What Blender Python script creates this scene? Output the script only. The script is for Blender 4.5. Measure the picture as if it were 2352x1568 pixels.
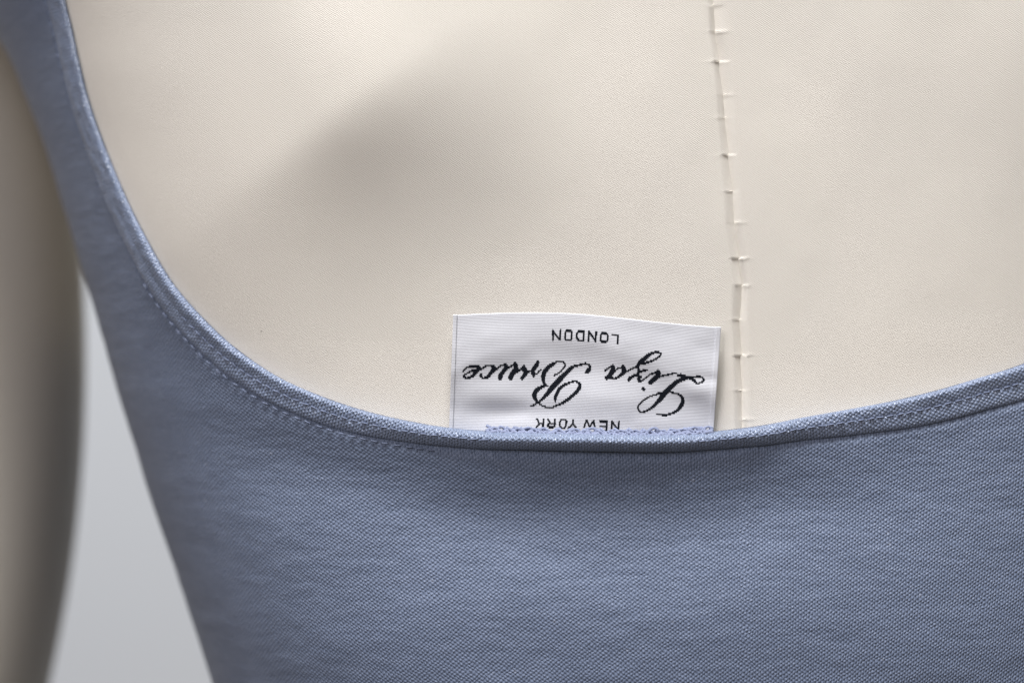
import bpy, bmesh, math, random
import numpy as np
from mathutils import Vector, Matrix, noise as mnoise

C = bpy.context.scene
for o in list(bpy.data.objects):
    bpy.data.objects.remove(o)
R = math.radians

# ------------------------------------------------------------------ camera, world, lamps
CAM_D = 0.55                      # camera to focus plane (m)
FRAME_W = 0.24                    # width of the view at the focus plane (m)
cam = bpy.data.cameras.new("camera")
cam_o = bpy.data.objects.new("camera", cam)
C.collection.objects.link(cam_o)
cam_o.location = (0, -CAM_D, 0)
cam_o.rotation_euler = (R(90), 0, 0)
cam.sensor_width = 36
cam.lens = 36 * CAM_D / FRAME_W
cam.clip_start = 0.02
cam.clip_end = 50
cam.dof.use_dof = True
cam.dof.focus_distance = CAM_D - 0.003
cam.dof.aperture_fstop = 4.6
C.camera = cam_o

w = bpy.data.worlds.new("World")
C.world = w
w.use_nodes = True
bg = w.node_tree.nodes["Background"]
bg.inputs[0].default_value = (1.0, 0.85, 0.69, 1)
bg.inputs[1].default_value = 0.14

def area(name, loc, target, size, power, color):
    l = bpy.data.lights.new(name, 'AREA')
    l.shape = 'RECTANGLE'
    l.size, l.size_y = size
    l.energy = power
    l.color = color
    o = bpy.data.objects.new(name, l)
    C.collection.objects.link(o)
    o.location = loc
    o.rotation_euler = (Vector(target) - Vector(loc)).to_track_quat('-Z', 'Y').to_euler()
    return o

area("ceiling_softbox", (-0.10, -0.44, 1.35), (0.0, 0, 0.0), (0.8, 0.5), 42, (1.0, 0.99, 0.985))
area("window_light", (-0.8, -1.5, 0.75), (0, 0, 0), (0.7, 0.9), 14, (1.0, 0.95, 1.0))
area("wall_lamp", (-0.2, 0.75, 1.3), (-0.3, 1.25, 0.0), (0.8, 0.3), 14, (0.95, 0.98, 1.0))

C.view_settings.view_transform = 'Standard'
C.view_settings.look = 'None'
C.view_settings.exposure = 0.09
C.view_settings.gamma = 1.0

# ------------------------------------------------------------------ helpers
rng = np.random.default_rng(7)

def link(o, parent=None):
    C.collection.objects.link(o)
    if parent is not None:
        o.parent = parent
    return o

def mesh_obj(name, verts, faces, mat, parent=None, uv=None, smooth=True):
    """faces: (n,4) int array or list of tuples; uv: per-vertex (n,2)"""
    me = bpy.data.meshes.new(name)
    verts = np.asarray(verts, dtype=np.float32)
    if isinstance(faces, np.ndarray):
        n = len(faces)
        me.vertices.add(len(verts))
        me.vertices.foreach_set("co", verts.ravel())
        me.loops.add(n * 4)
        me.loops.foreach_set("vertex_index", faces.astype(np.int32).ravel())
        me.polygons.add(n)
        me.polygons.foreach_set("loop_start", np.arange(0, n * 4, 4, dtype=np.int32))
        me.polygons.foreach_set("loop_total", np.full(n, 4, dtype=np.int32))
        me.update(calc_edges=True)
        me.validate()
    else:
        me.from_pydata([tuple(v) for v in verts], [], faces)
    if uv is not None:
        lay = me.uv_layers.new(name="UVMap")
        idx = np.empty(len(me.loops), dtype=np.int32)
        me.loops.foreach_get("vertex_index", idx)
        lay.data.foreach_set("uv", np.asarray(uv, dtype=np.float32)[idx].ravel())
    if smooth:
        me.polygons.foreach_set("use_smooth", np.ones(len(me.polygons), dtype=bool))
    if mat:
        me.materials.append(mat)
    return link(bpy.data.objects.new(name, me), parent)

def grid_faces(nr, nc, flip=False):
    a = np.arange(nr * nc).reshape(nr, nc)
    f = np.stack([a[:-1, :-1], a[:-1, 1:], a[1:, 1:], a[1:, :-1]], -1).reshape(-1, 4)
    return f[:, ::-1].copy() if flip else f

def catmull(pts, n):
    """dense Catmull-Rom (centripetal-ish by chord) through pts, resampled to n by arc length"""
    p = np.asarray(pts, float)
    p = np.vstack([2 * p[0] - p[1], p, 2 * p[-1] - p[-2]])
    out = []
    for i in range(1, len(p) - 2):
        t = np.linspace(0, 1, 24, endpoint=False)[:, None]
        a, b, c, d = p[i - 1], p[i], p[i + 1], p[i + 2]
        out.append(0.5 * (2 * b + (c - a) * t + (2 * a - 5 * b + 4 * c - d) * t ** 2 + (3 * b - a - 3 * c + d) * t ** 3))
    out.append(p[-2:-1])
    q = np.vstack(out)
    s = np.r_[0, np.cumsum(np.linalg.norm(np.diff(q[:, :2], axis=0), axis=1))]
    u = np.linspace(0, s[-1], n)
    return np.stack([np.interp(u, s, q[:, k]) for k in range(q.shape[1])], -1)

def sstep(a, b, x):
    t = np.clip((x - a) / (b - a), 0, 1)
    return t * t * (3 - 2 * t)

def vnoise(x, y, seed=0):
    """smooth value noise on arrays, range about -1..1"""
    r = np.random.default_rng(seed).uniform(-1, 1, (256, 256))
    xi, yi = np.floor(x).astype(int), np.floor(y).astype(int)
    fx, fy = x - xi, y - yi
    fx, fy = fx * fx * (3 - 2 * fx), fy * fy * (3 - 2 * fy)
    g = lambda i, j: r[i % 256, j % 256]
    return ((g(xi, yi) * (1 - fx) + g(xi + 1, yi) * fx) * (1 - fy) +
            (g(xi, yi + 1) * (1 - fx) + g(xi + 1, yi + 1) * fx) * fy)

# ------------------------------------------------------------------ materials
def new_mat(name):
    m = bpy.data.materials.new(name)
    m.use_nodes = True
    nt = m.node_tree
    b = nt.nodes["Principled BSDF"]
    return m, nt, b

def N(nt, typ, **kw):
    n = nt.nodes.new(typ)
    for k, v in kw.items():
        setattr(n, k, v)
    return n

def M(nt, op, a, b=None, c=None):
    n = nt.nodes.new("ShaderNodeMath")
    n.operation = op
    for i, v in enumerate((a, b, c)):
        if v is None:
            continue
        if isinstance(v, (int, float)):
            n.inputs[i].default_value = v
        else:
            nt.links.new(v, n.inputs[i])
    return n.outputs[0]

def mixrgb(nt, fac, a, b, mode='MIX'):
    n = N(nt, "ShaderNodeMix", data_type='RGBA', blend_type=mode)
    for s, v in ((n.inputs[0], fac), (n.inputs[6], a), (n.inputs[7], b)):
        if isinstance(v, (int, float)):
            s.default_value = v
        elif isinstance(v, tuple):
            s.default_value = (*v, 1)
        else:
            nt.links.new(v, s)
    return n.outputs[2]

def knit_material(name, col, col_hi, pu=0.68, pv=0.485, amp=0.00016, rough=0.5, spec=0.45, mottling=1.0, rib=0.0):
    """UV in millimetres; staggered knit loops as relief, heathered yarn colour"""
    m, nt, b = new_mat(name)
    L = nt.links.new
    uv = N(nt, "ShaderNodeUVMap", uv_map="UVMap")
    wob = N(nt, "ShaderNodeTexNoise")
    wob.inputs["Scale"].default_value = 0.55
    wob.inputs["Detail"].default_value = 3
    L(uv.outputs[0], wob.inputs["Vector"])
    va = N(nt, "ShaderNodeVectorMath", operation='SUBTRACT'); va.inputs[1].default_value = (.5, .5, .5)
    L(wob.outputs["Color"], va.inputs[0])
    vs = N(nt, "ShaderNodeVectorMath", operation='SCALE'); vs.inputs[3].default_value = 0.85
    L(va.outputs[0], vs.inputs[0])
    vadd = N(nt, "ShaderNodeVectorMath", operation='ADD')
    L(uv.outputs[0], vadd.inputs[0]); L(vs.outputs[0], vadd.inputs[1])
    sp = N(nt, "ShaderNodeSeparateXYZ"); L(vadd.outputs[0], sp.inputs[0])
    cu = M(nt, 'COSINE', M(nt, 'MULTIPLY', sp.outputs[0], math.pi / pu))
    cv = M(nt, 'COSINE', M(nt, 'MULTIPLY', sp.outputs[1], math.pi / pv))
    h = M(nt, 'MULTIPLY', cu, cv)
    cr = M(nt, 'COSINE', M(nt, 'MULTIPLY', sp.outputs[0], 2 * math.pi / pu))
    h = M(nt, 'ADD', h, M(nt, 'MULTIPLY', cr, 0.65 + rib))
    # uneven yarn: single loops stand higher or lower
    n1 = N(nt, "ShaderNodeTexNoise"); n1.inputs["Scale"].default_value = 0.9; n1.inputs["Detail"].default_value = 2
    L(uv.outputs[0], n1.inputs["Vector"])
    h2 = M(nt, 'MULTIPLY', h, M(nt, 'MULTIPLY_ADD', n1.outputs[0], 1.8, 0.1))
    # stretched slubs, courses that run across
    mp = N(nt, "ShaderNodeMapping"); mp.inputs["Scale"].default_value = (0.10, 0.42, 1)
    L(uv.outputs[0], mp.inputs[0])
    n2 = N(nt, "ShaderNodeTexNoise"); n2.inputs["Scale"].default_value = 1.0; n2.inputs["Detail"].default_value = 5
    n2.inputs["Roughness"].default_value = 0.62
    L(mp.outputs[0], n2.inputs["Vector"])
    h3 = M(nt, 'ADD', h2, M(nt, 'MULTIPLY', n2.outputs[0], 2.4 * mottling))
    bp = N(nt, "ShaderNodeBump"); bp.inputs["Distance"].default_value = amp; bp.inputs["Strength"].default_value = 1.0
    L(h3, bp.inputs["Height"]); L(bp.outputs[0], b.inputs["Normal"])
    # yarn colour: heather, fibre to fibre
    n3 = N(nt, "ShaderNodeTexNoise"); n3.inputs["Scale"].default_value = 1.6; n3.inputs["Detail"].default_value = 4
    L(uv.outputs[0], n3.inputs["Vector"])
    f = M(nt, 'ADD', M(nt, 'MULTIPLY', n3.outputs[0], 0.5), M(nt, 'MULTIPLY', n2.outputs[0], 0.6))
    cr_ = N(nt, "ShaderNodeValToRGB")
    cr_.color_ramp.elements[0].position = 0.36; cr_.color_ramp.elements[0].color = (*col, 1)
    cr_.color_ramp.elements[1].position = 0.74; cr_.color_ramp.elements[1].color = (*col_hi, 1)
    L(f, cr_.inputs[0])
    # pilling: rare pale fibre specks
    vo = N(nt, "ShaderNodeTexVoronoi"); vo.inputs["Scale"].default_value = 0.34
    L(uv.outputs[0], vo.inputs["Vector"])
    sc = N(nt, "ShaderNodeSeparateColor"); L(vo.outputs["Color"], sc.inputs[0])
    spk = M(nt, 'MULTIPLY', M(nt, 'LESS_THAN', vo.outputs["Distance"], M(nt, 'MULTIPLY', sc.outputs[1], 0.16)), M(nt, 'GREATER_THAN', sc.outputs[0], 0.72))
    L(mixrgb(nt, M(nt, 'MULTIPLY', spk, 0.28), cr_.outputs[0], (0.36, 0.40, 0.50)), b.inputs["Base Color"])
    b.inputs["Roughness"].default_value = rough
    b.inputs["Specular IOR Level"].default_value = spec
    b.inputs["Sheen Weight"].default_value = 0.12
    b.inputs["Sheen Roughness"].default_value = 0.5
    return m

def cotton_material(name, col, col2, scale=1.0):
    m, nt, b = new_mat(name)
    L = nt.links.new
    uv = N(nt, "ShaderNodeUVMap", uv_map="UVMap")
    sp = N(nt, "ShaderNodeSeparateXYZ"); L(uv.outputs[0], sp.inputs[0])
    nw = N(nt, "ShaderNodeTexNoise"); nw.inputs["Scale"].default_value = 0.7; nw.inputs["Detail"].default_value = 3
    L(uv.outputs[0], nw.inputs["Vector"])
    d = M(nt, 'ADD', M(nt, 'MULTIPLY_ADD', sp.outputs[0], 0.62, M(nt, 'MULTIPLY', sp.outputs[1], 0.95)), M(nt, 'MULTIPLY', nw.outputs[0], 0.6))
    tw = M(nt, 'SINE', M(nt, 'MULTIPLY', d, 2 * math.pi / 0.46))
    e = M(nt, 'SINE', M(nt, 'MULTIPLY', M(nt, 'SUBTRACT', sp.outputs[0], M(nt, 'MULTIPLY', sp.outputs[1], 0.35)), 2 * math.pi / 0.40))
    n1 = N(nt, "ShaderNodeTexNoise"); n1.inputs["Scale"].default_value = 3.0; n1.inputs["Detail"].default_value = 2
    L(uv.outputs[0], n1.inputs["Vector"])
    h = M(nt, 'ADD', M(nt, 'MULTIPLY_ADD', e, 0.5, tw), M(nt, 'MULTIPLY', n1.outputs[0], 3.0))
    bp = N(nt, "ShaderNodeBump"); bp.inputs["Distance"].default_value = 0.000019; bp.inputs["Strength"].default_value = 1
    L(h, bp.inputs["Height"]); L(bp.outputs[0], b.inputs["Normal"])
    n2 = N(nt, "ShaderNodeTexNoise"); n2.inputs["Scale"].default_value = 0.016; n2.inputs["Detail"].default_value = 3
    L(uv.outputs[0], n2.inputs["Vector"])
    mr = N(nt, "ShaderNodeMapRange"); mr.inputs[1].default_value = 0.3; mr.inputs[2].default_value = 0.7
    L(n2.outputs[0], mr.inputs[0])
    c1 = mixrgb(nt, mr.outputs[0], col, col2)
    n4 = N(nt, "ShaderNodeTexNoise"); n4.inputs["Scale"].default_value = 1.7; n4.inputs["Detail"].default_value = 3
    L(uv.outputs[0], n4.inputs["Vector"])
    c2 = mixrgb(nt, M(nt, 'MULTIPLY_ADD', n4.outputs[0], 0.24, -0.02), c1, (0.42, 0.36, 0.30))
    # a few dark specks and lint in the cloth
    vo = N(nt, "ShaderNodeTexVoronoi"); vo.inputs["Scale"].default_value = 0.10
    L(uv.outputs[0], vo.inputs["Vector"])
    sc = N(nt, "ShaderNodeSeparateColor"); L(vo.outputs["Color"], sc.inputs[0])
    spk = M(nt, 'MULTIPLY', M(nt, 'LESS_THAN', vo.outputs["Distance"], 0.022), M(nt, 'GREATER_THAN', sc.outputs[0], 0.8))
    c2 = mixrgb(nt, M(nt, 'MULTIPLY', spk, 0.6), c2, (0.20, 0.19, 0.16))
    L(c2, b.inputs["Base Color"])
    b.inputs["Roughness"].default_value = 0.85
    b.inputs["Specular IOR Level"].default_value = 0.2
    b.inputs["Sheen Weight"].default_value = 0.15
    return m

def label_material():
    m, nt, b = new_mat("woven_label_satin")
    L = nt.links.new
    uv = N(nt, "ShaderNodeUVMap", uv_map="UVMap")
    sp = N(nt, "ShaderNodeSeparateXYZ"); L(uv.outputs[0], sp.inputs[0])
    a = M(nt, 'SINE', M(nt, 'MULTIPLY', sp.outputs[1], 2 * math.pi / 0.36))
    c = M(nt, 'SINE', M(nt, 'MULTIPLY', sp.outputs[0], 2 * math.pi / 0.30))
    n1 = N(nt, "ShaderNodeTexNoise"); n1.inputs["Scale"].default_value = 2.5
    L(uv.outputs[0], n1.inputs["Vector"])
    h = M(nt, 'ADD', M(nt, 'MULTIPLY_ADD', c, 0.3, a), n1.outputs[0])
    bp = N(nt, "ShaderNodeBump"); bp.inputs["Distance"].default_value = 0.000010
    L(h, bp.inputs["Height"]); L(bp.outputs[0], b.inputs["Normal"])
    col = mixrgb(nt, n1.outputs[0], (0.54, 0.555, 0.60), (0.61, 0.625, 0.665))
    L(col, b.inputs["Base Color"])
    b.inputs["Roughness"].default_value = 0.45
    b.inputs["Specular IOR Level"].default_value = 0.4
    return m

def thread_material(name, col, rough=0.6, bump=0.00004, spec=0.35):
    m, nt, b = new_mat(name)
    tc = N(nt, "ShaderNodeTexCoord")
    n1 = N(nt, "ShaderNodeTexNoise"); n1.inputs["Scale"].default_value = 4000
    nt.links.new(tc.outputs["Object"], n1.inputs["Vector"])
    c = mixrgb(nt, n1.outputs[0], tuple(v * 0.8 for v in col), tuple(min(1, v * 1.2) for v in col))
    nt.links.new(c, b.inputs["Base Color"])
    bp = N(nt, "ShaderNodeBump"); bp.inputs["Distance"].default_value = bump
    nt.links.new(n1.outputs[0], bp.inputs["Height"]); nt.links.new(bp.outputs[0], b.inputs["Normal"])
    b.inputs["Roughness"].default_value = rough
    b.inputs["Specular IOR Level"].default_value = spec
    return m

def plaster_material(name, col):
    m, nt, b = new_mat(name)
    tc = N(nt, "ShaderNodeTexCoord")
    n1 = N(nt, "ShaderNodeTexNoise"); n1.inputs["Scale"].default_value = 2.0; n1.inputs["Detail"].default_value = 6
    nt.links.new(tc.outputs["Object"], n1.inputs["Vector"])
    c = mixrgb(nt, n1.outputs[0], tuple(v * 0.95 for v in col), tuple(min(1, v * 1.05) for v in col))
    nt.links.new(c, b.inputs["Base Color"])
    b.inputs["Roughness"].default_value = 0.9
    return m

MAT_KNIT = knit_material("blue_knit", (0.103, 0.136, 0.212), (0.157, 0.198, 0.296), amp=0.000078)
MAT_BIND = knit_material("blue_binding_knit", (0.150, 0.195, 0.300), (0.218, 0.274, 0.405), amp=0.00010, rough=0.33, spec=1.0, mottling=0.25, rib=0.35)
MAT_COTTON = cotton_material("cream_cotton_twill", (0.64, 0.618, 0.570), (0.68, 0.654, 0.598))
MAT_ARM = cotton_material("warm_tinted_cotton", (0.71, 0.675, 0.60), (0.74, 0.705, 0.62))  # warm bounce light on the arm is put into this yellower cotton colour
MAT_LABEL = label_material()
MAT_INK = thread_material("black_woven_yarn", (0.006, 0.008, 0.013), 0.8, 0.00002, 0.12)
MAT_BLUE_THREAD = thread_material("blue_thread", (0.155, 0.188, 0.285), 0.5)
MAT_LAV_THREAD = thread_material("lavender_thread", (0.205, 0.235, 0.345), 0.9, 0.0001)
MAT_CREAM_THREAD = thread_material("cream_thread", (0.74, 0.70, 0.62), 0.6)
MAT_WALL = plaster_material("pale_blue_wall", (0.495, 0.52, 0.555))

# ------------------------------------------------------------------ shape of the torso
K = FRAME_W / 2352.0              # metres per pixel at the focus plane (photograph shown 2352 wide)
DEPTH, EXP = 0.100, 2.9

_hz = np.linspace(-0.34, 0.28, 1241)
_hv = np.interp(_hz, [-0.30, -0.20, -0.09, -0.035, 0.000, 0.022, 0.05, 0.08, 0.095, 0.112, 0.16, 0.20, 0.24],
                     [0.098, 0.105, 0.1325, 0.1505, 0.1605, 0.1665, 0.173, 0.184, 0.194, 0.226, 0.22, 0.12, 0.07])
_hk = np.hanning(61); _hk /= _hk.sum()
_hv = np.convolve(np.pad(_hv, 30, mode='edge'), _hk, 'valid')

def hw(z):                        # half width of the torso at height z
    return np.interp(np.asarray(z, float), _hz, _hv)

SEAM_PX = np.array([(1741, -400), (1741, 0), (1750, 100), (1765, 230), (1772, 290), (1780, 380), (1788, 470), (1795, 550),
                    (1806, 640), (1811, 700), (1808, 780), (1809, 867), (1810, 950), (1812, 1040), (1815, 1600), (1815, 2800)], float) * 2352 / 2500
_sz = (784 - SEAM_PX[:, 1]) * K
_sx = (SEAM_PX[:, 0] - 1176) * K

def seam_x(z):
    return np.interp(np.asarray(z, float), _sz[::-1], _sx[::-1])

def xc(z):
    z = np.asarray(z, float)
    return np.interp(z, [-0.3, -0.1, 0, 0.1, 0.3], [0.0545, 0.0545, 0.0535, 0.0475, 0.0475])

def bumps(x, z):
    """shoulder blade and back relief, metres towards the camera"""
    x, z = np.asarray(x, float), np.asarray(z, float)
    px, py = 1176 + x / K / 1.02, 784 - z / K / 1.02
    # ridge axis runs down-left; normal points down-right
    cx, cy = 620.0, 10.0
    tx, ty = -0.81, 0.59
    nx, ny = 0.59, 0.81
    a = (px - cx) * nx + (py - cy) * ny
    b = (px - cx) * tx + (py - cy) * ty
    tau = 128 + 0.9 * 90 * np.logaddexp(0, (b - 265) / 90) + 0.35 * 80 * np.logaddexp(0, (-b - 120) / 80)
    q = np.maximum(a - 300, 0) / tau
    blade = 0.0106 * (1 + q) * np.exp(-q) * (1 - (np.clip(300 - a, 0, 900) / 1150) ** 2) * np.where(b < 60, np.exp(-((b - 60) / 440) ** 2), 1)
    blade2 = 0.006 * np.exp(-((px - 2750) / 420) ** 2 - ((py - 0) / 420) ** 2)
    groove = -0.0035 * np.exp(-((px - 1250) / 230) ** 2) * sstep(1200, 500, py) * 0.6
    low = 0.004 * np.exp(-((px - 1750) / 900) ** 2 - ((py - 1500) / 420) ** 2)
    return blade + blade2 + groove + low

def t_of(x, z):
    X = np.clip((x - xc(z)) / hw(z), -0.9999, 0.9999)
    return np.arcsin(np.sign(X) * np.abs(X) ** (EXP / 2))

def base_xy(t, z):
    s, c = np.sin(t), np.cos(t)
    x = xc(z) + hw(z) * np.sign(s) * np.abs(s) ** (2 / EXP)
    y = DEPTH * (1 - np.sign(c) * np.abs(c) ** (2 / EXP))
    return x, y

def body_pt(t, z):
    x, y = base_xy(t, z)
    fade = sstep(0.0, 0.35, np.cos(t))
    return x, y - bumps(x, z) * fade

def body_y(x, z):
    return body_pt(t_of(x, z), z)[1]

def on_body(px, py, lift=0.0):
    """point of the torso seen at photo pixel (2352 scale)"""
    px, py = np.asarray(px, float), np.asarray(py, float)
    y = np.zeros_like(px)
    for _ in range(40):
        s = (CAM_D + y) / CAM_D
        x = (px - 1176) * K * s
        z = (784 - py) * K * s
        y = 0.5 * y + 0.5 * (body_y(x, z) - lift)
    s = (CAM_D + y) / CAM_D
    return (px - 1176) * K * s, (784 - py) * K * s

def body_normal(t, z):
    e = 1e-4
    def P(tt, zz):
        x, y = body_pt(tt, zz)
        return np.stack([x, y, zz], -1)
    du = P(t + e, z) - P(t - e, z)
    dv = P(t, z + e) - P(t, z - e)
    n = np.cross(du, dv)
    return n / np.linalg.norm(n, axis=-1, keepdims=True)

# ------------------------------------------------------------------ dress form
form = bpy.data.objects.new("dress_form", None)
link(form)
form.location = (0.05, 0.1, -0.3)
form["label"] = "cream fabric covered dress form seen from behind with hand stitched centre seam"
form["category"] = "mannequin"
bpy.context.view_layer.update()

def reparent(o, root):
    o.parent = root
    o.matrix_parent_inverse = Matrix.Translation(-Vector(root.location))
    return o

# tacks along the centre seam: (px, py, side) in the 2500 px photograph
TACKS = [(1733, 14, -1), (1752, 77, 1), (1757, 151, -1), (1770, 232, 1), (1771, 288, -1), (1779, 379, -1), (1785, 467, -1),
         (1796, 544, 1), (1805, 632, 1), (1811, 698, 1), (1808, 780, -1), (1810, 867, 1), (1810, 952, -1), (1812, 1023, 1)]
TK = [((p - 1250) * FRAME_W / 2500, (833.5 - q) * FRAME_W / 2500, s) for p, q, s in TACKS]

def zig(z):
    """stair-step wander of the seam between tacks"""
    zz = np.array([t[1] for t in TK])[::-1]
    amp = np.array([0.30, -0.35, 0.38, -0.28, 0.32, -0.4, 0.25, -0.3, 0.35, -0.3, 0.35, -0.3, 0.3, -0.3])[::-1] * 1e-3
    out = np.zeros_like(z)
    for i in range(len(zz) - 1):
        m = (z >= zz[i]) & (z < zz[i + 1])
        f = (z[m] - zz[i]) / (zz[i + 1] - zz[i])
        out[m] = (0.5 - f) * 0.55e-3 * (1 if i % 3 else -0.4) * (0.7 + 0.6 * ((i * 37) % 5) / 5)
    return out

zrows = np.unique(np.concatenate([np.linspace(-0.30, -0.05, 40), np.arange(-0.05, 0.092, 0.0003), np.linspace(0.092, 0.24, 40)]))
steps = 0.00013 * 1.052 ** np.arange(100)
for side in (-1, 1):
    edge_x = seam_x(zrows) + zig(zrows)
    t0 = t_of(edge_x, zrows)
    g = np.r_[0, np.cumsum(steps)]
    g = g / g[-1]
    t1 = side * math.pi
    T = t0[:, None] + (t1 - t0)[:, None] * g[None, :]
    Z = np.repeat(zrows[:, None], T.shape[1], 1)
    x, y = body_pt(T, Z)
    n = body_normal(T, Z)
    dist = np.abs(x - edge_x[:, None])
    dist[np.cos(T) < 0] = 1
    # the left panel sinks to the seam, the right one ends in a crisper lip
    if side < 0:
        h = -0.00022 * np.exp(-(dist / 0.0006) ** 1.4) - 0.0012 * np.exp(-(dist / 0.00022) ** 2) + 0.00010 * np.exp(-((dist - 0.0022) / 0.0012) ** 2)
    else:
        h = -0.0015 * np.exp(-(dist / 0.00020) ** 2) + 0.00016 * np.exp(-((dist - 0.0008) / 0.0008) ** 2)
    for k, (tx, tz, s) in enumerate(TK):
        r = (0.00014 if s == side else 0.00002) * (0.7 + 0.6 * ((k * 53) % 7) / 7)
        wdt = (0.0006 + 0.0009 * ((k * 17) % 6) / 5) if s == side else 0.0006
        h += r * np.exp(-((dist - 0.0009) / wdt) ** 2 - ((Z - tz) / 0.00042) ** 2)
        h -= 0.00003 * np.exp(-((dist - 0.0003) / 0.0009) ** 2 - ((Z - tz + 0.0010) / 0.0006) ** 2)
        # faint drawn thread running out from the tack
        h += 0.00002 * ((k * 29) % 5) / 3 * np.exp(-((dist - 0.001) / 0.003) ** 2 - ((Z - tz - 0.05 * (((k * 31) % 9) / 9 - 0.5) * dist) / 0.0003) ** 2)
    h += 0.00012 * vnoise(x * 60 + 11, Z * 45, 3) + 0.00003 * vnoise(x * 190, Z * 150, 4)
    P = np.stack([x, y, Z], -1) + n * h[..., None]
    seg = np.linalg.norm(np.diff(P[:, :, :2], axis=1), axis=-1)
    arc = np.concatenate([np.zeros((len(zrows), 1)), np.cumsum(seg, 1)], 1)
    U = side * arc * 1000 + edge_x[:, None] * 1000
    uv = np.stack([U, Z * 1000], -1).reshape(-1, 2)
    o = mesh_obj("fabric_panel", P.reshape(-1, 3), grid_faces(*T.shape, flip=(side < 0)), MAT_COTTON, None, uv)
    reparent(o, form)

def tube(points, radii, seg=8, close=True):
    pts = np.asarray(points, float)
    radii = np.broadcast_to(np.asarray(radii, float), (len(pts),))
    tan = np.gradient(pts, axis=0)
    tan /= np.linalg.norm(tan, axis=1, keepdims=True) + 1e-12
    up = np.array([0.0, -1.0, 0.0])
    V, F = [], []
    for i, (p, t) in enumerate(zip(pts, tan)):
        a = np.cross(t, up)
        if np.linalg.norm(a) < 1e-3:
            a = np.cross(t, (1, 0, 0))
        a /= np.linalg.norm(a)
        b = np.cross(a, t)
        for k in range(seg):
            an = 2 * math.pi * k / seg
            V.append(p + radii[i] * (a * math.cos(an) + b * math.sin(an)))
    n = len(pts)
    for i in range(n - 1):
        for k in range(seg):
            F.append((i * seg + k, i * seg + (k + 1) % seg, (i + 1) * seg + (k + 1) % seg, (i + 1) * seg + k))
    if close:
        F.append(tuple(range(seg))[::-1])
        F.append(tuple((n - 1) * seg + k for k in range(seg)))
    return np.array(V), F

# little hand stitches pulled across the seam, one mesh each shared
sp_ = np.linspace(-1, 1, 7)
tv, tf = tube(np.stack([sp_ * 0.00050, -0.00010 * (1 - sp_ ** 2), 0.00020 * sp_], -1), 0.00012 * np.sqrt(np.clip(1.05 - sp_ ** 2, 0.05, 1)), 7)
tack = mesh_obj("hand_stitch", tv, tf, MAT_CREAM_THREAD)
for k, (tx, tz, s) in enumerate(TK):
    o = tack if k == 0 else link(tack.copy())
    x0 = float(seam_x(tz)) + s * 0.0003
    yb = float(body_y(np.array(x0), np.array(tz)))
    reparent(o, form)
    o.location = (x0, yb - 0.00018, tz)
    o.rotation_euler = (0, R(((k * 41) % 50) - 25), 0)

# arm of the form, hanging behind and left of the torso
def ring_mesh(cs, rx, ry, seg=72):
    th = np.linspace(0, 2 * math.pi, seg)
    P = np.stack([cs[:, 0, None] + rx[:, None] * np.cos(th), cs[:, 1, None] + ry[:, None] * np.sin(th),
                  np.repeat(cs[:, 2, None], seg, 1)], -1)
    return P
az = np.linspace(-0.30, 0.13, 120)
edge = np.interp(az, [-0.30, -0.16, -0.0988, -0.065, -0.035, -0.0146, 0.023, 0.06, 0.10, 0.13],
                     [-0.176, -0.150, -0.1350, -0.1284, -0.1257, -0.1247, -0.1253, -0.130, -0.14, -0.155])
kern = np.exp(-(np.arange(-12, 13) / 6.0) ** 2); kern /= kern.sum()
edge = np.convolve(np.pad(edge, 12, mode='edge'), kern, 'valid')
rx = np.interp(az, [-0.30, 0.0, 0.08, 0.115, 0.13], [0.034, 0.041, 0.041, 0.034, 0.008])
cs = np.stack([edge - rx, np.full_like(az, 0.135), az], -1)
P = ring_mesh(cs, rx, rx * 1.05)
th = np.linspace(0, 2 * math.pi, P.shape[1])
uv = np.stack([np.repeat((th * 45)[None], len(az), 0), np.repeat((az * 1000)[:, None], len(th), 1)], -1).reshape(-1, 2)
arm = mesh_obj("arm", P.reshape(-1, 3), grid_faces(*P.shape[:2]), MAT_ARM, None, uv)
arm["label"] = "smooth cream fabric arm hanging out of focus at the left edge"
reparent(arm, form)

# ------------------------------------------------------------------ garment
gar = bpy.data.objects.new("knit_top", None)
link(gar)
gar.location = (0.05, 0.1, -0.3)
gar["label"] = "slate blue knit top with scooped back neckline and white woven label on the form"
gar["category"] = "garment"
bpy.context.view_layer.update()

NECK = [(95, -260), (125, -120), (150, 0), (165, 60), (180, 130), (205, 230), (240, 330), (290, 450), (340, 550), (400, 650), (480, 740), (560, 810),
        (650, 868), (750, 912), (850, 945), (950, 968), (1035, 982), (1130, 991), (1240, 996), (1350, 999), (1450, 1000), (1550, 998),
        (1640, 991), (1750, 977), (1850, 958), (1950, 940), (2050, 921), (2150, 897), (2250, 868), (2352, 835), (2460, 785),
        (2580, 710), (2690, 600), (2780, 470), (2850, 300), (2900, 120), (2930, -60), (2950, -260)]
npx = catmull(NECK, 1100)
NX, NZ = on_body(npx[:, 0], npx[:, 1], 0.002)
NT = t_of(NX, NZ)

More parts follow.
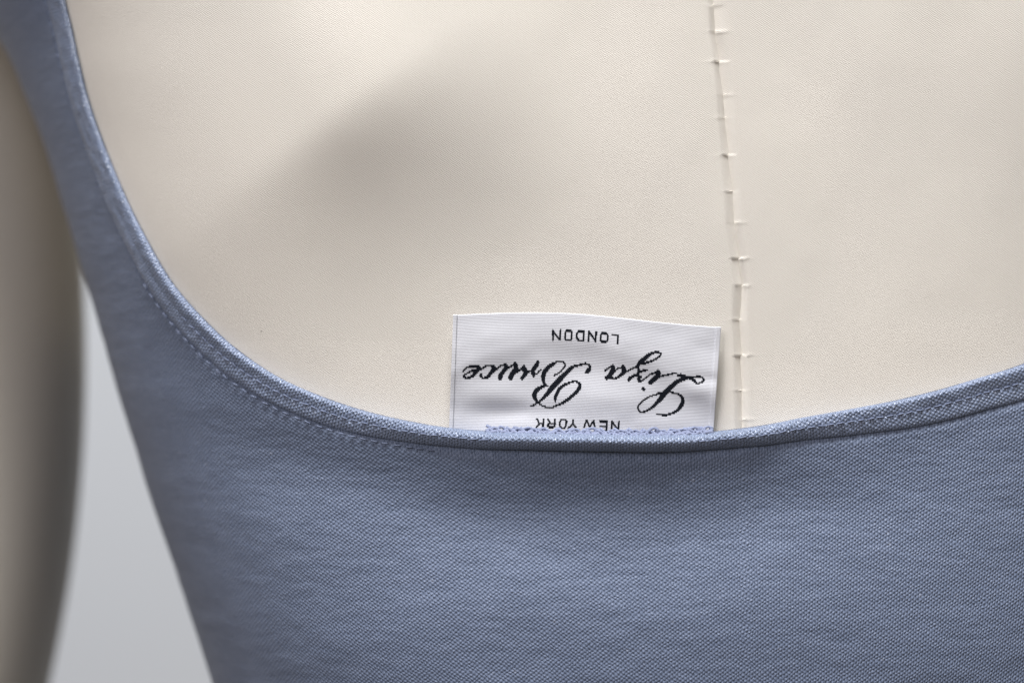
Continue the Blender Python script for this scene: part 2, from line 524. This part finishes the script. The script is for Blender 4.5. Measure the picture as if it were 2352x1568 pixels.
# where each neckline point's run of cloth ends: (neck px x, neck px y) -> (t, z)
def pxt(px, py):
    x, z = on_body(np.array([float(px)]), np.array([float(py)]), 0.001)
    return min(float(t_of(x, z)[0]), -1.2) - 0.35, float(z[0])
lefts = [((95, -260), pxt(-60, -230)), ((150, 0), pxt(-4, 0)), ((165, 60), pxt(26, 60)), ((180, 130), pxt(60, 130)), ((205, 230), pxt(108, 225)),
         ((240, 330), pxt(140, 320)), ((290, 450), pxt(166, 450)), ((340, 550), pxt(186, 560)),
         ((375, 610), (-1.42, 0.012)), ((420, 672), (-1.9, -0.01)), ((480, 740), (-2.3, -0.06)), ((560, 810), (-2.2, -0.2)), ((650, 868), (-1.6, -0.24)), ((850, 945), (-0.9, -0.24)),
         ((1240, 996), (-0.35, -0.24)), ((1640, 991), (0.12, -0.24)), ((2050, 921), (0.55, -0.24)), ((2352, 835), (1.0, -0.24)),
         ((2580, 710), (1.7, -0.22)), ((2690, 600), (2.2, -0.12)), ((2780, 470), (1.9, -0.01)), ((2850, 300), (1.25, 0.04)), ((2950, -260), (1.15, 0.12))]
def arc_at(pt):
    return int(np.argmin((npx[:, 0] - pt[0]) ** 2 + (npx[:, 1] - pt[1]) ** 2))
ks = np.array([arc_at(p) for p, _ in lefts], float)
ot = np.array([q[0] for _, q in lefts]); oz = np.array([q[1] for _, q in lefts])
ii = np.arange(len(npx))
def soft(a, n):
    k = np.hanning(2 * n + 1); k /= k.sum()
    return np.convolve(np.pad(a, n, mode='edge'), k, 'valid')
OT = soft(np.interp(ii, ks, ot), 9)
OZ = soft(np.interp(ii, ks, oz), 9)

# gape of the neckline at the centre and width of the binding, along the neckline
PXN = npx[:, 0]
roll = np.exp(-(np.abs(PXN - 1390) / 430) ** 2.4)
wid = np.interp(PXN, [100, 180, 300, 450, 800, 1000, 1350, 1650, 1850, 2050, 2352, 2900], [5.6, 6.0, 6.6, 6.9, 6.2, 5.2, 4.3, 4.9, 6.2, 7.0, 8.2, 7])
wid = soft(wid, 20)

NR = 320
r = np.linspace(0, 1, NR) ** 1.7
T = NT[:, None] + (OT - NT)[:, None] * r
Z = NZ[:, None] + (OZ - NZ)[:, None] * r
x, y = body_pt(T, Z)
n = body_normal(T, Z)
P0 = np.stack([x, y, Z], -1)
dist = np.concatenate([np.zeros((len(npx), 1)), np.cumsum(np.linalg.norm(np.diff(P0, axis=1), axis=-1), 1)], 1) * 1000   # mm from the edge
W_ = wid[:, None]; RL = roll[:, None]
off = 0.45 + 0.55 * sstep(W_ - 1.0, W_ + 2.0, dist)
# under the rolled edge the cloth stands off the form, tucked in right below the roll and full further down
RB = np.exp(-(np.abs(PXN - 1330) / 640) ** 2.6)[:, None]
off += RB * (3.4 * np.exp(-(np.maximum(dist - 4, 0) / 9.5) ** 2) + 2.6 * sstep(17, 44, dist) * (1 - sstep(46, 95, dist)))
off += 0.35 * vnoise(x * 40, Z * 70, 5) * sstep(5, 14, dist) + 0.08 * vnoise(x * 95 + 3, Z * 260, 6) * sstep(5, 12, dist)
off += 0.045 * vnoise(x * 420, Z * 1100, 8) * sstep(4, 9, dist)
# pucker along the lower row of stitching
off += 0.10 * np.sin(np.cumsum(np.r_[0, np.linalg.norm(np.diff(np.stack([NX, NZ], -1), axis=0), axis=1)])[:, None] * 1000 * 2 * math.pi / 2.6) * np.exp(-((dist - W_ - 0.6) / 0.9) ** 2)
P = P0 + n * (off / 1000)[..., None]
# lay the knit columns by the distance round the body
tt = np.linspace(-math.pi, math.pi, 4001)
bx, by = base_xy(tt, np.full_like(tt, -0.03))
arc = np.r_[0, np.cumsum(np.hypot(np.diff(bx), np.diff(by)))]
U = np.interp(T, tt, arc - np.interp(0, tt, arc)) * 1000
uv = np.stack([U, Z * 1000], -1).reshape(-1, 2)
bodice = mesh_obj("bodice", P.reshape(-1, 3), grid_faces(*T.shape, flip=False), MAT_KNIT, None, uv)
reparent(bodice, gar)

# --- binding: folded strip swept along the neckline
nrm = body_normal(NT, NZ)
xb, yb = body_pt(NT, NZ)
edge3 = np.stack([xb, yb, NZ], -1)
tan = np.gradient(edge3, axis=0); tan /= np.linalg.norm(tan, axis=1, keepdims=True)
bin_ = np.cross(tan, nrm)
bin_ /= np.linalg.norm(bin_, axis=1, keepdims=True)
if bin_[len(bin_) // 2, 2] > 0:
    bin_ = -bin_                     # away from the opening
slen = np.r_[0, np.cumsum(np.linalg.norm(np.diff(edge3, axis=0), axis=1))] * 1000
NQ = 64
def profile(pts):
    return catmull(pts, NQ)
Fp = profile([(2.6, .25), (1.2, .2), (.35, .35), (0, .95), (.25, 1.6), (.8, 2.0), (1.5, 1.97), (2.4, 1.78), (3.0, 1.60), (3.3, 1.48), (3.6, 1.55), (4.6, 1.5), (5.8, 1.4), (6.55, 1.2), (6.95, .85), (6.9, .35)])
Rp = profile([(3.4, .3), (1.6, .3), (.5, .55), (0, 1.5), (.12, 2.5), (.6, 3.4), (1.3, 3.95), (1.95, 4.05), (2.6, 3.8), (3.2, 3.3), (3.7, 2.6), (4.05, 1.9), (4.2, 1.3), (4.1, .8), (3.9, .4)])
bb = Fp[None, :, 0] * (W_ / 7.0) * (1 - RL) + Rp[None, :, 0] * (0.94) * RL
nn = Fp[None, :, 1] * (1 - RL) + Rp[None, :, 1] * RL * 1.3
# on the strap the band lies flat, its edge merged with the cloth
flat = 1 - sstep(230, 520, PXN)[:, None]
Sp = profile([(2.6, .25), (1.2, .2), (.4, .35), (0, .8), (.3, 1.35), (1.0, 1.62), (2.4, 1.6), (4.0, 1.5), (5.2, 1.38), (6.2, 1.2), (6.9, 1.02), (7.6, .88), (7.8, .4)])
bb = bb * (1 - flat) + Sp[None, :, 0] * (W_ / 7.0) * flat
nn = nn * (1 - flat) + Sp[None, :, 1] * flat
nn = nn + RB * 3.0 * sstep(0.1, 0.9, nn)
# hand-made unevenness
nn = nn * (1 + 0.06 * vnoise(slen[:, None] / 6.0, np.zeros_like(nn) + 3.3, 9)) + 0.10 * vnoise(slen[:, None] / 1.9, np.arange(NQ)[None] / 8.0, 10) * sstep(0, 1, nn)
bb = bb + 0.12 * vnoise(slen[:, None] / 9.0, np.zeros_like(bb) + 7.7, 12)
P = edge3[:, None] + bin_[:, None] * (bb / 1000)[..., None] + nrm[:, None] * (nn / 1000)[..., None]
ql = np.concatenate([np.zeros((len(npx), 1)), np.cumsum(np.linalg.norm(np.diff(P, axis=1), axis=-1), 1)], 1) * 1000
uv = np.stack([np.repeat(slen[:, None], NQ, 1), ql], -1).reshape(-1, 2)
BP = P
binding = mesh_obj("neck_binding", P.reshape(-1, 3), grid_faces(*P.shape[:2], flip=False), MAT_BIND, None, uv)
reparent(binding, gar)

# --- machine stitches: one small mesh, placed singly in the groove and along the lower edge
sp_ = np.linspace(-1, 1, 7)
sv, sf = tube(np.stack([sp_ * 0.00092, -0.00014 * (1 - sp_ ** 2), 0 * sp_], -1), 0.00017 * np.sqrt(np.clip(1.04 - sp_ ** 4, 0.04, 1)), 6)
stitch = mesh_obj("stitch", sv, sf, MAT_BLUE_THREAD)
first = True
def place_on(o, p, t, nv, tilt=0.0):
    t = t / np.linalg.norm(t)
    yv = -nv
    zv = np.cross(t, yv); zv /= np.linalg.norm(zv)
    yv = np.cross(zv, t)
    m = Matrix(((t[0], yv[0], zv[0], p[0]), (t[1], yv[1], zv[1], p[1]), (t[2], yv[2], zv[2], p[2]), (0, 0, 0, 1)))
    o.matrix_world = m @ Matrix.Rotation(tilt, 4, 'Y')
qg = int(np.argmin(np.abs(Fp[:, 0] - 3.3) + (Fp[:, 1] < 1.0) * 9))
def row(step, pos_fn, x0, x1, skip=None):
    global first
    s = slen[arc_at((x0[0], x0[1]))]
    e = slen[arc_at((x1[0], x1[1]))]
    rr = random.Random(4)
    while s < e:
        i = int(np.searchsorted(slen, s))
        s += step * rr.uniform(0.93, 1.07)
        if skip and skip[0] < npx[i, 0] < skip[1]:
            continue
        p, nv = pos_fn(i)
        o = stitch if first else link(stitch.copy())
        first = False
        reparent(o, gar)
        o.parent = binding
        o.matrix_parent_inverse = Matrix.Identity(4)
        place_on(o, p, tan[i], nv, rr.uniform(-0.16, 0.16))
binding.matrix_parent_inverse = Matrix.Translation(-Vector(gar.location))
bpy.context.view_layer.update()
def in_groove(i):
    p = BP[i, qg]
    d1 = BP[i, qg + 2] - BP[i, qg - 2]
    nv = np.cross(d1, tan[i]); nv /= np.linalg.norm(nv)
    if np.dot(nv, nrm[i]) < 0: nv = -nv
    return p + nv * 0.00006, nv
def at_lower(i):
    p = edge3[i] + bin_[i] * ((wid[i] + 0.55) / 1000) + nrm[i] * ((1.05 + 3.2 * RB[i, 0]) / 1000)
    return p, nrm[i]
row(2.35, in_groove, (450, 705), (2460, 785), skip=(1120, 1590))
row(2.6, at_lower, (380, 617), (1000, 977), skip=None)

# ------------------------------------------------------------------ woven label
s25 = 2352 / 2500.0
TL, TR = np.array((1107.4, 769.3)), np.array((1758.5, 799.0))
BL, BR = np.array((1096.0, 1082.0)), np.array((1737.0, 1094.0))
def label_px(u, v):
    top = TL[None] * (1 - u[:, None]) + TR[None] * u[:, None]
    bot = BL[None] * (1 - u[:, None]) + BR[None] * u[:, None]
    p = top * (1 - v[:, None]) + bot * v[:, None]
    bow = np.interp(u, [0, .08, .2, .3, .4, .5, .6, .75, .88, 1], [0, -5.5, -12, -16, -18, -17, -13.5, -7, -2.5, 0])
    p[:, 1] += bow * np.clip(1 - v * 1.1, 0, 1)
    return p * s25               # 2352 scale
_k = np.hanning(21); _k /= _k.sum()

def label_lift(u, v):
    """millimetres off the torso: arched crease under the top edge, soft dents below"""
    ridge = 0.17 + 0.30 * (np.abs(u - 0.44) / 0.5) ** 1.7          # v of the crease
    d = v - ridge
    lift = 2.6 + 0.0 * u
    lift += 0.9 * np.exp(-(np.maximum(d, 0) / 0.15) ** 2) * (d > 0) + 0.9 * np.exp(-(np.minimum(d, 0) / 0.30) ** 2) * (d <= 0)
    lift += 0.5 * np.exp(-((u - 0.62) / 0.22) ** 2 - ((v - 0.62) / 0.16) ** 2)
    lift += 0.45 * np.exp(-((u - 0.12) / 0.14) ** 2 - ((v - 0.60) / 0.12) ** 2)
    lift -= 0.5 * np.exp(-((u - 0.23) / 0.16) ** 2 - ((v - 0.75) / 0.07) ** 2)
    lift += 0.22 * np.exp(-((u - 0.90) / 0.10) ** 2 - ((v - 0.55) / 0.07) ** 2)
    lift -= 0.25 * np.exp(-((u - 0.95) / 0.10) ** 2 - ((v - 0.43) / 0.05) ** 2)
    lift += 0.15 * vnoise(u * 6 + 3, v * 5 + 1, 21) + 0.05 * vnoise(u * 15, v * 11, 22)
    lift -= 1.5 * v
    return lift

def label_pt(u, v, extra=0.0):
    u, v = np.atleast_1d(np.asarray(u, float)), np.atleast_1d(np.asarray(v, float))
    p = label_px(u, v)
    y = np.zeros(len(u))
    for _ in range(12):
        s = (CAM_D + y) / CAM_D
        x, z = (p[:, 0] - 1176) * K * s, (784 - p[:, 1]) * K * s
        # smooth backing: follow the torso at coarse scale
        y = body_y(x, z) - (label_lift(u, v) + extra) / 1000
    return np.stack([(p[:, 0] - 1176) * K * (CAM_D + y) / CAM_D, y, (784 - p[:, 1]) * K * (CAM_D + y) / CAM_D], -1)

LW, LH = 62.5, 30.5            # label size in mm
def slab(name, u0, u1, v0, v1, nu, nv, lift0, thick, mat, parent):
    u, v = np.meshgrid(np.linspace(u0, u1, nu), np.linspace(v0, v1, nv))
    A = label_pt(u.ravel(), v.ravel(), lift0 + thick)
    B = label_pt(u.ravel(), v.ravel(), lift0)
    m = nu * nv
    fa = grid_faces(nv, nu, flip=True); fb = grid_faces(nv, nu) + m
    idx = np.arange(m).reshape(nv, nu)
    loop = np.concatenate([idx[0, :], idx[1:, -1], idx[-1, -2::-1], idx[-2:0:-1, 0]])
    nx_ = np.roll(loop, -1)
    side = np.stack([loop, nx_, nx_ + m, loop + m], -1)
    uvs = np.stack([u.ravel() * LW, v.ravel() * LH], -1)
    return mesh_obj(name, np.vstack([A, B]), np.vstack([fa, fb, side]), mat, parent, np.vstack([uvs, uvs]))
label = slab("woven_label", 0, 1, 0, 1, 200, 110, 0.0, 0.22, MAT_LABEL, None)
label["label"] = "white woven label with upside down black script lettering"
reparent(label, gar)
bpy.context.view_layer.update()
def sub(o, parent):
    o.parent = parent
    o.matrix_parent_inverse = parent.matrix_world.inverted()
    return o
for a, b in ((-0.0015, 0.0135), (0.985, 1.003)):
    sub(slab("folded_edge", a, b, -0.004, 1, 6, 110, 0.22, 0.22, MAT_LABEL, None), label)

# lettering: pen strokes traced as (x, y, width), woven into rows of black yarn
A_, B_, C_, D_ = (1120, 860, 11.2), (1290, 870, 11.2), (1460, 840, 11.2), (1540, 890, 11.2)
E_, F_ = (1330, 790, 11.76), (1290, 1005, 9.8)
SECOND = [
 (A_, [(110,525,35),(200,425,45),(330,380,60),(480,370,70),(560,420,90),(480,520,110),(400,620,90),(330,670,70),(220,700,50),(140,665,50),(170,605,40),(260,555,40),(340,510,60),(430,500,70)]),
 (A_, [(540,440,60),(640,440,40),(700,400,40)]),
 (A_, [(610,600,70),(590,650,50),(680,700,55),(790,660,90),(880,560,100),(950,470,130),(940,390,110),(880,345,50),(780,355,45),(690,400,50),(620,450,45),(560,480,40)]),
 (A_, [(960,460,60),(1060,440,45),(1110,385,40),(1200,340,40),(1290,325,50)]),
 (A_, [(1290,330,60),(1290,420,120),(1220,520,110),(1150,620,120),(1130,690,130)]),
 (A_, [(1330,430,50),(1420,380,50),(1520,330,60)]),
 (A_, [(1540,320,120),(1560,400,130),(1540,490,140),(1460,590,140),(1420,680,140)]),
 (A_, [(1580,540,60),(1680,470,50),(1770,395,70)]),
 (A_, [(1780,390,90),(1800,470,130),(1830,530,110),(1800,620,110),(1730,700,100)]),
 (A_, [(1850,530,60),(1930,520,50)]),
 (A_, [(2160,270,100),(2110,370,110),(2050,450,120),(2020,520,110),(2045,590,110),(2040,640,70)]),
 (A_, [(2060,590,50),(2140,585,40),(2190,520,40),(2250,470,40)]),
 (B_, [(700,515,40),(810,465,40),(880,410,40),(930,350,40),(980,290,45),(1000,220,50),(950,150,40),(860,140,40),(760,150,45),(680,200,90),(570,270,110),(480,370,120),(420,480,120),(405,590,110),(420,700,80),(480,790,60),(530,805,40)]),
 (B_, [(450,800,60),(340,840,90),(220,930,120),(160,1040,120),(190,1150,100),(260,1250,60),(330,1310,45),(450,1370,45),(550,1390,40),(640,1390,45),(760,1340,50),(900,1280,70),(1050,1190,80),(1180,1090,90),(1300,980,95),(1390,860,95),(1410,770,80),(1340,690,50),(1230,680,45),(1100,720,60),(960,790,80),(850,880,90),(780,1000,90),(740,1120,85),(735,1230,40)]),
 (B_, [(80,1340,50),(120,1335,55),(200,1290,50),(300,1230,50),(400,1140,80),(520,1010,110),(640,860,140),(760,730,150),(880,600,140),(1000,480,120),(1110,370,110),(1220,280,80),(1370,235,60),(1540,195,60),(1660,230,60),(1690,300,60),(1640,370,120),(1590,430,90)]),
]
FIRST = [
 (C_, [(200,720,60),(260,665,50),(330,620,50),(400,585,70)]),
 (C_, [(400,600,90),(410,690,130),(370,780,130),(310,860,110),(240,915,110)]),
 (C_, [(330,890,80),(430,940,60),(540,900,60),(640,830,90),(710,740,120),(700,660,130),(680,605,90)]),
 (C_, [(440,740,60),(500,690,45),(560,650,45),(640,640,60)]),
 (C_, [(760,740,60),(830,720,40),(900,680,45),(980,640,45),(1080,600,50)]),
 (C_, [(1060,640,60),(1080,590,90),(1150,500,110),(1230,430,120),(1320,350,110),(1420,270,90),(1560,220,60),(1690,240,60),(1710,290,50),(1640,360,50),(1530,430,50),(1400,480,60),(1270,520,70),(1150,540,60)]),
 (C_, [(1060,630,50),(1100,660,60),(1120,720,70),(1200,730,70),(1310,700,60),(1340,700,40)]),
 (C_, [(1120,730,80),(1090,800,60),(1000,860,50),(900,910,90),(840,970,90)]),
 (C_, [(970,850,50),(1100,870,70),(1170,890,80),(1110,940,90),(1140,1010,70),(1220,980,50),(1290,930,40),(1360,880,40),(1430,820,40),(1530,790,60),(1640,750,70)]),
 (C_, [(1640,740,110),(1650,800,130),(1600,890,130),(1520,970,130),(1430,1045,110)]),
 (C_, [(1640,890,60),(1780,860,50),(1920,830,45),(2060,795,45),(2140,800,45)]),
 (C_, [(1236,1215,90),(1250,1225,90)]),
 (D_, [(1300,280,80),(1400,300,110),(1520,340,90),(1650,370,80),(1740,440,80),(1800,500,45),(1880,500,40),(1960,460,50),(2000,410,50),(1940,340,45),(1870,325,45),(1760,320,40),(1650,320,40),(1600,350,50)]),
 (D_, [(1560,360,70),(1430,400,90),(1290,450,110),(1150,560,120),(1020,680,140),(900,800,150),(820,920,130),(730,1020,100),(620,1130,80),(500,1220,60),(380,1280,55),(290,1300,50),(220,1240,45),(195,1160,50),(260,1050,45),(360,960,45),(480,890,40),(600,840,40),(720,810,40)]),
 (D_, [(740,775,35),(840,790,50)]),
 (D_, [(1040,720,60),(1090,750,40),(1150,760,40),(1290,800,50),(1390,880,80),(1420,980,100),(1390,1090,110),(1310,1210,90),(1190,1300,70),(1060,1345,55),(930,1385,50),(840,1370,40),(710,1350,40)]),
]
def seg(F, wd, *pts, close=False):
    p = list(pts) + ([pts[0]] if close else [])
    return [(F, [(*p[i], wd), (*p[i + 1], wd)]) for i in range(len(p) - 1)]
LON = (seg(E_, 56, (235,190), (235,465)) + seg(E_, 56, (450,190), (435,465)) + seg(E_, 52, (245,225), (425,445)) +
       seg(E_, 50, (620,200), (750,200), (778,250), (768,430), (730,470), (620,470), (588,430), (596,250), close=True) +
       seg(E_, 52, (1125,215), (1112,480), (980,480), (930,430), (908,350), (925,270), (980,212), (1125,215)) +
       seg(E_, 56, (1272,220), (1257,495)) + seg(E_, 56, (1475,240), (1457,505)) + seg(E_, 52, (1285,255), (1450,475)) +
       seg(E_, 50, (1640,270), (1780,285), (1805,330), (1795,480), (1750,522), (1640,515), (1605,470), (1612,310), close=True) +
       seg(E_, 54, (1940,305), (2110,320), (2085,560)))
NYC = (seg(F_, 44, (362,170), (347,375)) + seg(F_, 40, (205,165), (270,290), (190,365)) + seg(F_, 40, (270,290), (350,260)) +
       seg(F_, 42, (640,180), (630,362), (490,362), (460,330), (490,280), (640,270)) + seg(F_, 42, (520,262), (465,170)) +
       seg(F_, 42, (790,180), (880,180), (912,230), (897,330), (860,390), (780,380), (747,330), (757,230), close=True) +
       seg(F_, 42, (1075,180), (1060,290), (985,360), (950,400)) + seg(F_, 42, (1060,290), (1140,370)) +
       seg(F_, 40, (1330,370), (1395,190), (1465,370), (1560,205), (1592,385)) +
       seg(F_, 44, (1720,220), (1880,225), (1868,470), (1720,465)) + seg(F_, 42, (1720,350), (1875,355)) +
       seg(F_, 42, (2000,225), (1985,430)) + seg(F_, 42, (2167,240), (2155,440)) + seg(F_, 40, (2010,240), (2150,440)))

def strokes_to_samples(strokes):
    out = []
    for (ox, oy, sc), pts in strokes:
        p = np.array(pts, float)
        q = catmull(p, max(12, int(np.linalg.norm(np.diff(p[:, :2], axis=0), axis=1).sum() / 7))) if len(p) > 2 else \
            np.stack([np.linspace(p[0, k], p[-1, k], 40) for k in range(3)], -1)
        out.append(np.stack([ox + q[:, 0] / sc, oy + q[:, 1] / sc, q[:, 2] / sc / 2], -1))
    return np.vstack(out)

ROWS, COLS = 92, 420
def lettering(strokes):
    S = strokes_to_samples(strokes)
    uc = (np.arange(COLS) + 0.5) / COLS
    V, F = [], []
    vlist, rows = [], []
    for j in range(ROWS):
        v = (j + 0.5) / ROWS
        px = label_px(uc, np.full(COLS, v)) / s25
        near = S[(S[:, 1] > px[:, 1].min() - 8) & (S[:, 1] < px[:, 1].max() + 8)]
        if len(near) == 0:
            continue
        d = np.hypot((px[:, None, 0] - near[None, :, 0]), (px[:, None, 1] - near[None, :, 1])) - near[None, :, 2]
        hit = d.min(1) < 0.25
        k = 0
        while k < COLS:
            if hit[k]:
                e = k
                while e < COLS and hit[e]:
                    e += 1
                rows.append((k / COLS, e / COLS, v))
                k = e
            else:
                k += 1
    if not rows:
        return None
    us, vs, ex = [], [], []
    h = 0.5 / ROWS
    for a, b, v in rows:
        m = max(2, int((b - a) * COLS / 6) + 1)
        base = len(us)
        uu = np.linspace(a, b, m)
        for q in uu:
            e0 = 0.2 if q in (a, b) else 1.0
            us += [q, q, q, q]; vs += [v - h, v - h * 0.6, v + h * 0.6, v + h]; ex += [0.235, 0.245 + 0.03 * e0, 0.245 + 0.03 * e0, 0.235]
        for q in range(m - 1):
            for c in range(3):
                F.append((base + q * 4 + c, base + q * 4 + c + 1, base + q * 4 + 4 + c + 1, base + q * 4 + 4 + c))
    V = label_pt(np.array(us), np.array(vs), np.array(ex))
    return mesh_obj("lettering", V, F, MAT_INK, None)
for st, txt in ((LON, "small black block capitals along the top edge"), (FIRST, "black script word with a long looped letter tail"), (SECOND, "black script word nearest the left edge of the label"), (NYC, "small black block capitals beside the neckline")):
    o = sub(lettering(st), label)
    o["label"] = txt

# overlock thread that catches the label behind the rolled edge
i0, i1 = arc_at((1120, 990)), arc_at((1640, 991))
idx = np.arange(i0, i1, 2)
def strand(name, ph, amp, bmid, nmid, rad, period):
    ss = slen[idx]
    p = edge3[idx] + bin_[idx] * ((bmid + amp * np.sin(2 * math.pi * ss / period + ph)) / 1000)[:, None] \
        + nrm[idx] * ((nmid + 0.35 * np.cos(2 * math.pi * ss / period + ph) + 0.15 * vnoise(ss / 1.3, ss * 0 + ph, 31)) / 1000)[:, None]
    v_, f_ = tube(p, rad * (1 + 0.25 * vnoise(ss / 0.8, ss * 0 + ph, 32)), 6)
    return reparent(mesh_obj(name, v_, f_, MAT_LAV_THREAD), gar)
strand("overlock_thread", 0.0, 0.60, -0.45, 4.1, 0.00036, 3.0)
strand("overlock_thread", 2.1, 0.65, -0.65, 3.8, 0.00038, 3.3)
strand("overlock_thread", 4.2, 0.45, -0.1, 4.5, 0.00044, 1.9)
strand("overlock_thread", 1.2, 0.35, 0.2, 5.1, 0.00046, 1.3)
# loose loops of the overlock standing against the label
a_ = np.linspace(0, math.pi, 14)
lv, lf = tube(np.stack([0.0013 * np.cos(a_) + 0.0007 * np.sin(a_), -0.0002 * np.sin(a_), 0.0014 * np.sin(a_)], -1), 0.00042 * (0.8 + 0.25 * np.sin(a_ * 3)), 7)
loop = mesh_obj("thread_loop", lv, lf, MAT_LAV_THREAD)
s, e, k, rr = slen[i0] + 1, slen[i1] - 1, 0, random.Random(9)
while s < e:
    i = int(np.searchsorted(slen, s))
    o = loop if k == 0 else link(loop.copy())
    reparent(o, gar)
    p = edge3[i] + bin_[i] * rr.uniform(-0.0001, 0.0007) + nrm[i] * rr.uniform(0.0037, 0.0042)
    place_on(o, p, tan[i], nrm[i], rr.uniform(-0.25, 0.25))
    o.matrix_world = o.matrix_world @ Matrix.Diagonal((rr.uniform(.8, 1.25), 1, rr.uniform(.6, 1.25), 1))
    s += 2.2 * rr.uniform(0.6, 1.4); k += 1

# ------------------------------------------------------------------ wall behind
wv = [(-2.5, 1.3, -1.6), (2.5, 1.3, -1.6), (2.5, 1.3, 1.6), (-2.5, 1.3, 1.6), (-2.5, 1.42, -1.6), (2.5, 1.42, -1.6), (2.5, 1.42, 1.6), (-2.5, 1.42, 1.6)]
wall = mesh_obj("wall", wv, [(0, 1, 2, 3), (4, 7, 6, 5), (0, 4, 5, 1), (1, 5, 6, 2), (2, 6, 7, 3), (3, 7, 4, 0)], MAT_WALL, smooth=False)
wall["kind"] = "structure"
wall["label"] = "plain pale blue grey wall out of focus behind the form"
